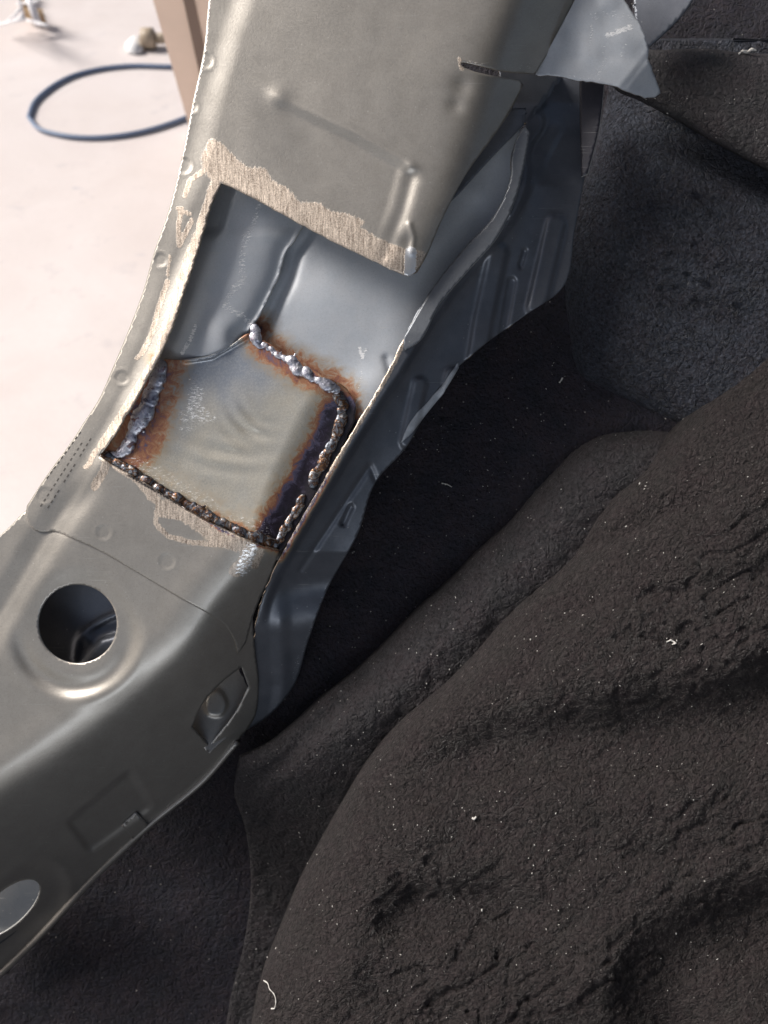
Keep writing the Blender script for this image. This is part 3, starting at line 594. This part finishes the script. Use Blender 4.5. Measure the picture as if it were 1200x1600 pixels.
# weld beads
def sphere(nu=14, nv=9):
    V = [(0, 0, 1)]; F = []
    for i in range(1, nv):
        a = math.pi * i / nv
        for j in range(nu): b = 2 * math.pi * j / nu; V.append((math.sin(a) * math.cos(b), math.sin(a) * math.sin(b), math.cos(a)))
    V.append((0, 0, -1))
    for j in range(nu): F.append((0, 1 + j, 1 + (j + 1) % nu))
    for i in range(nv - 2):
        for j in range(nu): F.append((1 + i * nu + j, 1 + (i + 1) * nu + j, 1 + (i + 1) * nu + (j + 1) % nu, 1 + i * nu + (j + 1) % nu))
    e = len(V) - 1
    for j in range(nu): F.append((e, 1 + (nv - 2) * nu + (j + 1) % nu, 1 + (nv - 2) * nu + j))
    return np.array(V), F
SV, SF = sphere()
def bead(name, blobs, wf, mat, parent, label=None):
    V = []; F = []; full = []
    for a, b in zip(blobs[:-1], blobs[1:]):
        full.append(a); L = math.hypot(a[0] - b[0], a[1] - b[1])
        if 3 < L < 24:
            for q in range(1, int(L / 3)):
                t = q * 3 / L; full.append((a[0] + (b[0] - a[0]) * t + random.uniform(-2, 2), a[1] + (b[1] - a[1]) * t + random.uniform(-2, 2), (a[2] + b[2]) * .42 * random.uniform(.7, 1.15), 1.2, random.uniform(0, 3)))
    full.append(blobs[-1])
    for (x, y, r, st, an) in list(full):
        if random.random() < .35: full.append((x + random.uniform(-1.3, 1.3) * r, y + random.uniform(-1.3, 1.3) * r, r * random.uniform(.2, .4), 1, 0))
    for (x, y, r, st, an) in full:
        c, s = math.cos(an), math.sin(an); r = r * 1.12; A = SV * np.array([r * st, r, r * .42])
        A = A * (1 + .07 * np.array([random.gauss(0, 1) for _ in range(len(A))])[:, None] * .6)
        X = x + A[:, 0] * c - A[:, 1] * s; Y = y + A[:, 0] * s + A[:, 1] * c; W = float(wf(np.array([x * 1.]), np.array([y * 1.]))[0]) + r * .15 + A[:, 2]
        n0 = len(V); V += list(P(X, Y, W)); F += [tuple(n0 + i for i in f[::-1]) for f in SF]
    me = mesh_from(name, V, F); o = link(name, me, mat, parent)
    m = o.modifiers.new('fuse', 'REMESH'); m.mode = 'VOXEL'; m.voxel_size = .0003; m.use_smooth_shade = True
    m = o.modifiers.new('relax', 'SMOOTH'); m.factor = .5; m.iterations = 3
    if label: o['label'] = label
    return o
def along(path, gap, r0, r1, jit=2.0, st=1.2, skip=()):
    L = crv(path, 1.0); out = []; i = 0.0; n = len(L)
    while i < n - 1:
        k = int(i); t = L[min(k + 2, n - 1)] - L[max(k - 2, 0)]; fr = i / n; r = random.uniform(r0, r1)
        if not any(a < fr < b for a, b in skip):
            out.append((L[k][0] + random.uniform(-jit, jit), L[k][1] + random.uniform(-jit, jit), r, st * random.uniform(.85, 1.25), math.atan2(t[1], t[0]) + random.uniform(-.4, .4)))
            pass
        i += gap * random.uniform(.75, 1.3)
    return out
wb = lambda x, y: np.maximum(w_patch(x, y), w_back(x, y))
bl = [(250, 574, 11, 1.1, 1.9), (246, 592, 12, 1.2, 1.9), (238, 612, 10, 1.2, 1.9), (234, 626, 12, 1, 0), (228, 642, 13, 1.1, 2), (219, 656, 14, 1, 0), (214, 664, 12, 1, 2), (205, 682, 8, 1.2, 1.9), (201, 694, 10, 1.1, 2), (190, 706, 8, 1.2, 2.4), (226, 634, 8, 1, 0), (240, 604, 9, 1, 0), (180, 712, 6, 1.4, .5)]
bead('weld_bead', bl, w_patch, M_WELD, car, 'thick blue silver weld bead on the left of the patch')
bead('weld_bead', along(BEAD_B, 11, 5.5, 10, 2.6, 1.25), lambda x, y: w_patch(x, y) + 3, M_WELDW, car, 'knobbly weld bead along the bottom cut of the patch')
bt = [(398, 514, 7, 1.2, 1.2), (399, 527, 9, 1.1, 1.2), (403, 538, 5, 1.5, 1)] + [(425, 546, 4, 1.5, .8), (434, 555, 5, 1.4, .7), (445, 560, 5, 1.3, .6), (456, 564, 8, 1.2, .6), (464, 578, 9, 1, 0), (480, 583, 8, 1.2, .8), (487, 592, 5, 1, 0), (500, 594, 5, 1.3, .4), (510, 601, 9, 1.3, .5), (524, 607, 6, 1, 0), (530, 616, 4, 1.2, 1)]
bead('weld_bead', bt, wb, M_WELD, car, 'beaded silver weld across the top of the patch')
bead('weld_bead', along([(532, 622), (536, 640), (530, 662), (524, 684), (510, 712), (492, 745), (468, 786), (446, 826), (434, 846)], 12, 5, 9, 2.5, 1.35, skip=[(.32, .36), (.62, .7)]), lambda x, y: wb(x, y) + 1, M_WELDW, car, 'small dark brown weld beads down the right side of the patch')

# inside the round hole, the slot and the oblong hole
def w_in(x, y):
    z = B(x, y) - 80 + 0 * x
    d, _, _ = sdl(x, y, crv([(190, 955), (150, 975), (122, 1000), (118, 1030)], 8)); z = z + 7 * np.exp(-(d / 5) ** 2)
    d, _, _ = sdl(x, y, [(140, 1040), (165, 1010), (200, 1000)]); return z + 12 * (1 - sst(d, 6, 20)) + 8 * np.exp(-(np.hypot(x - 137, y - 998) / 14) ** 2)
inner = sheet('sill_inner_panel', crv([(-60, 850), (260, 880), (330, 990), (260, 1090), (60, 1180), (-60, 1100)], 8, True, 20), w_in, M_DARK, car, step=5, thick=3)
def w_in2(x, y):
    z = w_outer(np.full_like(x, 380.), np.full_like(y, 1122.)) - 12 + .1 * (y - 1105) - .2 * (x - 345)
    return z + 4 * sst(sdp(x, y, crv([(322, 1085), (340, 1076), (356, 1100), (345, 1120), (325, 1118)], 3, True, 90)), -2, 5)
sheet('slot_backing', crv([(385, 1025), (402, 1070), (375, 1130), (328, 1178), (285, 1140), (310, 1080)], 6, True), w_in2, M_OUT, car, step=3.5, thick=2.5)
sheet('oblong_backing', crv([(-90, 1380), (40, 1350), (85, 1370), (40, 1440), (-90, 1530)], 8, True), lambda x, y: w_outer(np.full_like(x, 12.), np.full_like(y, 1450.)) - 12 + .28 * (x - 12) - .1 * (y - 1420), M_LIP, car, step=6, thick=2.5)
def w_fe(x, y): return B(x, y) * .6 - 215 - 200 * sst(y, 1060, 1400) + 5 * fbm(x, y, 110, 3, 140) + 1.2 * fbm(x * 1.6 + y, y - x * .4, 15, 2, 141) - 60 * (1 - sst(y, 120, 420))

# ------------------------------------------------------------------ black soft trim
def prof(s, R):
    t = np.clip(s / R, 0, 1); return np.sqrt(np.maximum(1 - (1 - t) ** 2, 0))
FR = crv([(1330, 360), (1200, 512), (1130, 592), (1060, 658), (1000, 726), (955, 768), (905, 840), (868, 885), (800, 950), (745, 1012), (700, 1060), (620, 1130), (575, 1185), (535, 1250), (500, 1312), (468, 1372), (440, 1440), (412, 1510), (392, 1600), (380, 1720)], 8)
def w_front(x, y):
    _, s, p = sdl(x, y, FR); s = np.abs(s)
    z = -150 + .06 * (y - 900) + 150 * prof(s, 210) + .12 * np.maximum(s - 150, 0) * .3
    v1 = crv([(520, 1285), (620, 1215), (700, 1180), (800, 1158), (880, 1140), (1000, 1128), (1100, 1110), (1260, 1040)], 16)
    d, q, _ = sdl(x, y, v1); z = z - 40 * np.exp(-((q - 14) / np.where(q > 14, 110, 46)) ** 2) * sst(x, 520, 760) + 10 * np.exp(-((q + 75) / 45) ** 2) * sst(x, 560, 800)
    v2 = crv([(560, 1470), (610, 1432), (690, 1404), (770, 1408), (860, 1435), (940, 1450)], 16)
    d, q, _ = sdl(x, y, v2); z = z - 36 * np.exp(-((q - 6) / np.where(q > 6, 85, 42)) ** 2) * sst(x, 540, 640) * (1 - sst(x, 760, 960)); d = np.hypot((x - 720) / 150, (y - 1500) / 60); z = z + 14 * np.exp(-d ** 2)
    for l, wd, am in [([(640, 1180), (760, 1060), (900, 1000), (1060, 900), (1220, 720)], 48, 12), ([(560, 1330), (700, 1270), (860, 1240), (1000, 1250), (1220, 1190)], 40, 12), ([(480, 1560), (560, 1500), (640, 1470)], 34, 9), ([(760, 1600), (900, 1530), (1010, 1440), (1200, 1340)], 46, 12), ([(760, 980), (880, 880), (1000, 780), (1130, 640)], 40, 8)]:
        d, _, _ = sdl(x, y, crv(l, 20)); z = z + am * np.exp(-(d / wd) ** 2)
    v3 = crv([(860, 880), (940, 850), (1040, 800), (1090, 790)], 16); d, q, _ = sdl(x, y, v3); z = z - 15 * np.exp(-(d / 20) ** 2)
    v4 = crv([(1050, 1640), (1040, 1540), (1080, 1480), (1200, 1440)], 16); d, q, _ = sdl(x, y, v4); z = z - 40 * np.exp(-(d / 65) ** 2); d, q, _ = sdl(x, y, crv([(640, 1240), (760, 1290), (900, 1330), (1100, 1330)], 20)); z = z - 7 * np.exp(-(d / 22) ** 2); d, q, _ = sdl(x, y, crv([(800, 1080), (900, 960), (1010, 930), (1200, 900)], 20)); z = z - 6 * np.exp(-(d / 16) ** 2)
    d, _, _ = sdl(x, y, [(1010, 1000), (1200, 980)]); z = z + 10 * np.exp(-(d / 70) ** 2)
    wr = sst(fbm(x, y, 190, 2, 14), -.3, .45)
    # creases: ridged noise, stretched along the folds
    u = x * .86 - y * .5; t = x * .5 + y * .86
    rid = 1 - np.abs(fbm(u + 22 * vnoise(x, y, 60, 5), t * 1.7, 58, 3, 90)) * 2.2
    rid2 = 1 - np.abs(fbm(u * .9, t * 1.5 + 9 * vnoise(x, y, 25, 6), 24, 3, 96)) * 2.2
    m = sst(s, 30, 200)
    rid3 = 1 - np.abs(fbm(u + 5 * vnoise(x, y, 12, 7), t * 1.3, 13, 2, 98)) * 2.2
    z = z - (7.0 * np.clip(rid, 0, 1) ** 4 + 3.0 * np.clip(rid2, 0, 1) ** 2 + .8 * np.clip(rid3, 0, 1) ** 2) * (.55 + .45 * wr) * (.25 + .75 * m)
    return z + 15 * fbm(x, y, 150, 3, 101) * m + 2.4 * fbm(x, y, 30, 2, 104) * (.4 + .6 * m)
carpet = empty('floor_carpet', P(800, 1300, -180).tolist(), 'black brown car carpet folded back in thick wrinkled rolls over dark felt', 'carpet')
sheet('front_fold', np.vstack([FR, [(380, 1780), (1000, 1800), (1400, 1780), (1420, 900), (1400, 360)]]), w_front, M_CARPET, carpet, step=3.3, thick=8, label='large wrinkled front fold of the carpet')
RR = crv([(1130, 672), (1036, 667), (985, 669), (940, 676), (900, 698), (868, 730), (832, 768), (800, 808), (742, 862), (700, 905), (650, 950), (600, 1002), (552, 1048), (500, 1088), (460, 1126), (420, 1158), (374, 1180), (366, 1238), (382, 1290), (392, 1380), (380, 1480), (360, 1560), (345, 1720)], 8)
def w_rear(x, y):
    _, s, _ = sdl(x, y, RR); s = np.abs(s)
    lo = sst(y, 1080, 1300); z = -195 + (95 - 88 * lo) * prof(s, 95) - .25 * np.maximum(s - 70, 0) * (1 - lo)
    z = z - 245 * sst(y - .35 * (x - 300), 1100, 1420) - 12 * np.exp(-(sdl(x, y, crv([(372, 1240), (430, 1200), (500, 1130), (570, 1060)], 10))[0] / 14) ** 2)
    return z + 6 * fbm(x, y, 90, 3, 111) + 1.5 * fbm(x, y, 14, 3, 112) - 3 * np.clip(1 - np.abs(fbm(x * .8 + y * .5, y - x * .4, 40, 3, 113)) * 2.4, 0, 1) ** 3
sheet('rear_fold', np.vstack([RR, [(700, 1720), (800, 1300), (1130, 900)]]), w_rear, M_ROLL, carpet, step=4.2, thick=8, label='smooth rolled fold behind the big front fold')
# cut end of the rear fold

PD = crv([(940, 60), (944, 140), (926, 240), (900, 310), (880, 380), (874, 450), (882, 520), (896, 582), (950, 616), (1040, 662), (1110, 720), (1300, 900)], 8)
def w_pad(x, y):
    _, s, _ = sdl(x, y, PD); s = np.abs(s)
    z = -190 + 75 * prof(s, 110) + .12 * s
    _, c, _ = sdl(x, y, [(955, 140), (985, 170), (1075, 215), (1200, 285), (1300, 340)]); z = z - 35 * np.exp(-(c / 40) ** 2)
    u = x * .8 + y * .6; t = -x * .6 + y * .8; m = sst(np.hypot((x - 1060) / 150, (y - 430) / 230), 1.1, .3)
    z = z + 7.5 * m * fbm(u * 1.0, t * 1.8, 20, 3, 120) + 2.2 * fbm(x, y, 15, 3, 122) - 10 * np.exp(-(sdl(x, y, crv([(905, 330), (960, 420), (1040, 470), (1150, 500)], 10))[0] / 26) ** 2) + 6 * fbm(x, y, 120, 2, 121)
    return z
pad = sheet('trim_pad', np.vstack([PD, [(1320, 880), (1320, 60)]]), w_pad, M_PAD, None, step=4, thick=8)
tag(pad, 'blue black padded trim piece with creased leathery skin behind the carpet rolls', 'trim pad')
FT = crv([(1320, 60), (1200, 84), (1160, 82), (1100, 76), (1030, 78), (990, 78), (950, 110), (960, 138), (1000, 158), (1060, 190), (1100, 214), (1200, 268), (1320, 330)], 8)
def w_ft(x, y):
    _, s, _ = sdl(x, y, FT); s = np.abs(s); return -80 + 26 * prof(s, 40) + .05 * (x - 1000) + 4 * fbm(x, y, 90, 2, 130)
ft = sheet('felt_flap', FT, w_ft, M_ROLL, None, step=4, thick=7)
tag(ft, 'charcoal felt flap speckled with dust beside the torn metal tongue', 'felt flap')
def w_ft2(x, y): return -150 + 5 * fbm(x, y, 80, 2, 133) - .2 * (80 - y)
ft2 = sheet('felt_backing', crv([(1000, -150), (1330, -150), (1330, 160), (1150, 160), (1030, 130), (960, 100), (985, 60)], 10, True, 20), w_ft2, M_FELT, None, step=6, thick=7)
tag(ft2, 'black felt sheet in the top right corner above the speckled flap', 'felt sheet')
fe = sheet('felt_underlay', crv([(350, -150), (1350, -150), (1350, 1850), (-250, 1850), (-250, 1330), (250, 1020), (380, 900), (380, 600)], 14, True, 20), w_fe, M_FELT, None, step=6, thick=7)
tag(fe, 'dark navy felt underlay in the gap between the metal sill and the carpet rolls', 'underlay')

# unseen cabin blocks added around the camera (they keep the light off the inner side of the sill)
def vbox(name, pts, h, mat, parent=None):
    b = [Vector(p) for p in pts]; n = len(b); V = b + [p + Vector((0, 0, h)) for p in b]
    F = [tuple(range(n))[::-1], tuple(range(n, 2 * n))] + [(i, (i + 1) % n, n + (i + 1) % n, n + i) for i in range(n)]
    return link(name, mesh_from(name, V, F, False), mat, parent)
M_CAB = plain('black_light_block', (.02, .02, .022), .9)
vbox('floor_light_block', [(-1.4, -.8, .12), (1.6, -.8, .12), (1.6, 1.1, .12), (.28, 1.1, .12), (.2, .55, .12), (-.05, .2, .12), (-.2, .04, .12), (-1.4, -.45, .12)], .02, M_CAB, car)
vbox('far_light_block', [(1.55, -.75, .35), (1.65, -.75, .35), (1.65, 1.1, .35), (1.55, 1.1, .35)], .5, M_CAB, car)
vbox('roof_light_block', [(-.12, -.8, 1.42), (1.65, -.8, 1.42), (1.65, 1.1, 1.42), (.3, 1.1, 1.42)], .05, M_CAB, car)
le = LEFT_EDGE[::2]; le = np.vstack([le, [(10, 818), (-20, 846), (-130, 950)]]); wz = w_outer(le[:, 0], le[:, 1]); V = np.vstack([P(le[:, 0] + 10, le[:, 1] + 3, wz - 3), P(le[:, 0] + 22, le[:, 1] + 5, wz - 60), P(le[:, 0] + 60, le[:, 1] + 10, wz - 600)]); n = len(le)
link('skin_light_block', mesh_from('skin_light_block', V, [(r * n + i, r * n + i + 1, (r + 1) * n + i + 1, (r + 1) * n + i) for r in range(2) for i in range(n - 1)]), M_OUT, car)  # unseen closure added to stop light leaking in under the flange
vbox('rear_light_block', [(-1.4, -.80, .13), (1.6, -.80, .13), (1.6, -.62, .13), (-1.4, -.62, .13)], .43, M_CAB, car)
vbox('seat_light_block', [(.62, -.35, .35), (1.1, -.35, .35), (1.1, .35, .35), (.62, .35, .35)], .45, M_CAB, car)
# lint caught on the felt
M_LINT = plain('white_lint', (.62, .6, .56), .9)
def lint(pts, wf, r, label, name='lint_thread', group=None):
    L = crv(pts, 2.0); o = tube(name, L, wf(L[:, 0], L[:, 1]) + 3 + 1.5 * vnoise(L[:, 0], L[:, 1], 9, 3), r * (1 + .5 * vnoise(L[:, 0], L[:, 1], 5, 8)), M_LINT, None, 6)
    return tag(o, label, 'lint', group)
lint([(412, 1532), (418, 1536), (421, 1545), (428, 1553), (431, 1566), (429, 1576), (424, 1576)], lambda x, y: np.maximum(w_front(x, y), w_fe(x, y)) + 2, 1.0, 'curled white thread on the carpet at the bottom of the photo')
lint([(690, 755), (699, 757), (706, 761)], w_fe, .8, 'tiny pale thread on the dark felt beside the metal strip')
lint([(1155, 84), (1160, 79), (1168, 82), (1174, 77), (1182, 79)], w_ft, 1.8, 'white tuft of fluff on the upper edge of the felt flap', 'lint_tuft')
lint([(874, 598), (877, 594), (879, 590)], w_fe, 1.6, 'short pale fleck on the felt between pad and metal', 'lint_fleck')
lint([(1042, 1003), (1048, 1000), (1056, 1005), (1050, 1007)], w_front, 1.3, 'small pale crumb on the front carpet fold', 'lint_fleck')
lint([(738, 1278), (741, 1280), (744, 1276)], w_front, 1.6, 'pale round crumb low on the front fold below its long crease', 'lint_fleck')

# grinding dust and pile lint too fine to count
V = []; F = []; rr_ = random.Random(5)
def crumb(x, y, wz, r):
    n0 = len(V); a0 = rr_.uniform(0, 6.28); st = rr_.uniform(1, 2.2)
    for i in range(5):
        a = a0 + i * 1.257; u = math.cos(a) * r * st; q = math.sin(a) * r; X = x + u * math.cos(a0) - q * math.sin(a0); Y = y + u * math.sin(a0) + q * math.cos(a0)
        V.append(P(X, Y, wz + .4)); 
    V.append(P(x, y, wz + .6 + r * .8)); V.append(P(x, y, wz - r))
    for i in range(5): F.append((n0 + i, n0 + (i + 1) % 5, n0 + 5)); F.append((n0 + (i + 1) % 5, n0 + i, n0 + 6))
NP = 3400; X = np.array([rr_.uniform(380, 1210) for _ in range(NP)]); Y = np.array([rr_.uniform(80, 1620) for _ in range(NP)])
inF = inside(X, Y, np.vstack([FR, [(380, 1780), (1400, 1780), (1400, 360)]])); inR = inside(X, Y, np.vstack([RR, [(700, 1720), (800, 1300), (1130, 900)]])) & ~inF
inT = inside(X, Y, FT); inU = ~(inF | inR | inT | inside(X, Y, PD) | inside(X, Y, so_)) & (X < 930) & (X > 480) & (Y > 450)
WZ = np.where(inF, w_front(X, Y), np.where(inR, w_rear(X, Y), np.where(inT, w_ft(X, Y), w_fe(X, Y)))); RM = np.where(inU, .7, 1.1)
CL = vnoise(X, Y, 55, 9) + .5 * vnoise(X, Y, 18, 12)
for x, y, wz, rm, ok, cl in zip(X, Y, WZ, RM, inF | inR | inT | inU, CL):
    if not ok or cl < rr_.uniform(-.5, .9): continue
    crumb(x, y, wz, rm * .85 * rr_.uniform(.2, 1) ** 2.6 * (2.0 if rr_.random() < .02 else 1) + .16)
tag(link('dust_debris', mesh_from('dust_debris', V, F, False), M_LINT), 'pale grinding dust and pile lint scattered over the black carpet and felt', 'dust', None, 'stuff')

# ------------------------------------------------------------------ things on the floor
def poly_tube(name, pts, r, mat, seg=12, parent=None):
    pts = [Vector(p) for p in pts]; V = []; F = []; n = len(pts)
    for i in range(n):
        t = (pts[min(i + 1, n - 1)] - pts[max(i - 1, 0)]).normalized(); a = t.cross(Vector((0, 0, 1))).normalized(); b = t.cross(a)
        for j in range(seg): an = 2 * math.pi * j / seg; V.append(pts[i] + r * (math.cos(an) * a + math.sin(an) * b))
    for i in range(n - 1):
        for j in range(seg): F.append((i * seg + j, i * seg + (j + 1) % seg, (i + 1) * seg + (j + 1) % seg, (i + 1) * seg + j))
    F.append(tuple(range(seg))[::-1]); F.append(tuple((n - 1) * seg + j for j in range(seg)))
    return link(name, mesh_from(name, V, F), mat, parent)
hp = crv([(560, 60), (420, 92), (330, 104), (265, 104), (200, 103), (150, 109), (108, 121), (74, 141), (52, 163), (45, 183), (58, 199), (90, 210), (130, 215), (180, 213), (230, 204), (275, 190), (320, 172), (420, 130), (520, 110)], 8)
M_HOSE = plain('blue_rubber', (.17, .225, .34), .45, 0, .15, 30)
hs = poly_tube('air_hose', [floor_pt(x, y, .006) for x, y in hp], .0054, M_HOSE)
tag(hs, 'thin blue hose lying in a loop on the pale concrete floor', 'hose')
# tan post standing behind the pillar
def prism(name, base, top, depth, mat, parent=None):
    V = list(base) + [b + depth for b in base] + list(top) + [t + depth for t in top]
    F = [(0, 2, 3, 1), (4, 5, 7, 6), (0, 1, 5, 4), (2, 6, 7, 3), (0, 4, 6, 2), (1, 3, 7, 5)]
    return link(name, mesh_from(name, V, F, False), mat, parent)
def at_depth(x, y, d): return Vector(cam_loc + (x - 600) / FP * d * RT + (800 - y) / FP * d * UP + d * FW)
bp = floor_pt(300, 214); bq = floor_pt(380, 214); tp = at_depth(216, -80, .95); tq = at_depth(345, -80, .95)
post = empty('tan_post', bp, 'tan upright post with a dark groove standing behind the grey pillar', 'post')
M_TAN = plain('tan_laminate', (.72, .58, .48), .55, 0, .1, 12)
dep = Vector((.0, .05, .0))
V = [bp, bq, bp + dep, bq + dep, tp, tq, tp + dep, tq + dep]
o = link('post_body', mesh_from('post_body', V, [(0, 2, 3, 1), (4, 5, 7, 6), (0, 1, 5, 4), (2, 6, 7, 3), (0, 4, 6, 2), (1, 3, 7, 5)], False), M_TAN, post)
g0 = tp.lerp(tq, .42); g1 = tp.lerp(tq, .55); h0 = bp.lerp(bq, .42); h1 = bp.lerp(bq, .62); off = Vector((0, -.004, 0.0))
gv = [h0 + off, h1 + off, h0 - off, h1 - off, g0 + off, g1 + off, g0 - off, g1 - off]
link('groove', mesh_from('groove', gv, [(0, 2, 3, 1), (4, 5, 7, 6), (0, 1, 5, 4), (2, 6, 7, 3), (0, 4, 6, 2), (1, 3, 7, 5)], False), plain('brown_groove_shade', (.16, .11, .085), .7), post)  # raised strip whose dark brown stands in for the slot's shadow
# beige cap and white scrap
c0 = floor_pt(232, 76)
cap = empty('plastic_cap', c0, 'small beige plastic cap lying on the floor between hose and post', 'cap')
def lathe(name, prf, mat, parent, loc, rot=None, seg=24):
    V = []; F = []
    R = rot or Matrix.Identity(3)
    for r, z in prf:
        for j in range(seg): a = 2 * math.pi * j / seg; V.append(Vector(loc) + R @ Vector((r * math.cos(a), r * math.sin(a), z)))
    for i in range(len(prf) - 1):
        for j in range(seg): F.append((i * seg + j, i * seg + (j + 1) % seg, (i + 1) * seg + (j + 1) % seg, (i + 1) * seg + j))
    F.append(tuple(range(seg))[::-1]); F.append(tuple((len(prf) - 1) * seg + j for j in range(seg)))
    return link(name, mesh_from(name, V, F), mat, parent)
M_BEIGE = plain('beige_plastic', (.46, .37, .27), .5)
rx = Matrix.Rotation(math.radians(90), 3, 'Y')
lathe('cap_shell', [(.019, 0), (.024, .003), (.025, .03), (.022, .034), (.016, .036)], M_BEIGE, cap, c0 + Vector((-.012, 0, .025)), rx)
lathe('cap_stem', [(.013, 0), (.013, .03), (.011, .033)], M_BEIGE, cap, c0 + Vector((.023, 0, .025)), rx)
sc = floor_pt(208, 80); pv = [floor_pt(x, y, .003) for x, y in [(196, 74), (206, 66), (218, 62), (223, 70), (222, 82), (210, 85), (198, 82)]]
pt = [p + Vector((.004 * (i % 3), .003, .008 + .006 * (i % 2))) for i, p in enumerate(pv)]
cc = sum(pt, Vector()) / len(pt) + Vector((0, 0, .012)); V = pv + pt + [cc]; n = len(pv)
F = [(i, (i + 1) % n, n + (i + 1) % n, n + i) for i in range(n)] + [(n + i, n + (i + 1) % n, 2 * n) for i in range(n)]
tag(link('paper_scrap', mesh_from('paper_scrap', V, F), plain('white_paper', (.85, .85, .85), .7)), 'crumpled white paper scrap on the floor touching the beige cap', 'paper')
# white rack with brown boards at the far left
r0 = floor_pt(50, 38)
rack = empty('storage_rack', r0, 'white painted rack with brown board panels standing at the far left', 'rack')
def bar(a, b, r, name, mat, parent):
    a = Vector(a); b = Vector(b); return poly_tube(name, [a, a.lerp(b, .5), b], r, mat, 8, parent)
M_WH = plain('white_enamel', (.82, .82, .85), .35); M_BR = plain('brown_board', (.33, .22, .12), .7, 0, .1, 20)
def up(x, y, h): 
    p = floor_pt(x, y); return p + Vector((0, 0, h))
for a, b in [((60, 39), (43, -10)), ((38, 30), (28, -10)), ((0, 38), (38, 30)), ((38, 30), (74, 40)), ((10, 36), (34, 12)), ((22, 30), (36, 24)), ((28, 6), (60, 2))]:
    bar(floor_pt(a[0], a[1], .03), floor_pt(b[0], b[1], .09), .010 if a == (60, 39) else .004, 'rack_bar', M_WH, rack)
for q in [[(32, 8), (43, 5), (52, 33), (39, 28)], [(59, 25), (70, 27), (73, 37), (61, 36)], [(34, -14), (44, -14), (42, 0), (33, 1)]]:
    b0 = [floor_pt(x, y, .02) for x, y in q]; V = b0 + [p + Vector((0, 0, .02)) for p in b0]
    link('board', mesh_from('board', V, [(0, 1, 2, 3)[::-1], (4, 5, 6, 7), (0, 1, 5, 4), (1, 2, 6, 5), (2, 3, 7, 6), (3, 0, 4, 7)], False), M_BR, rack)
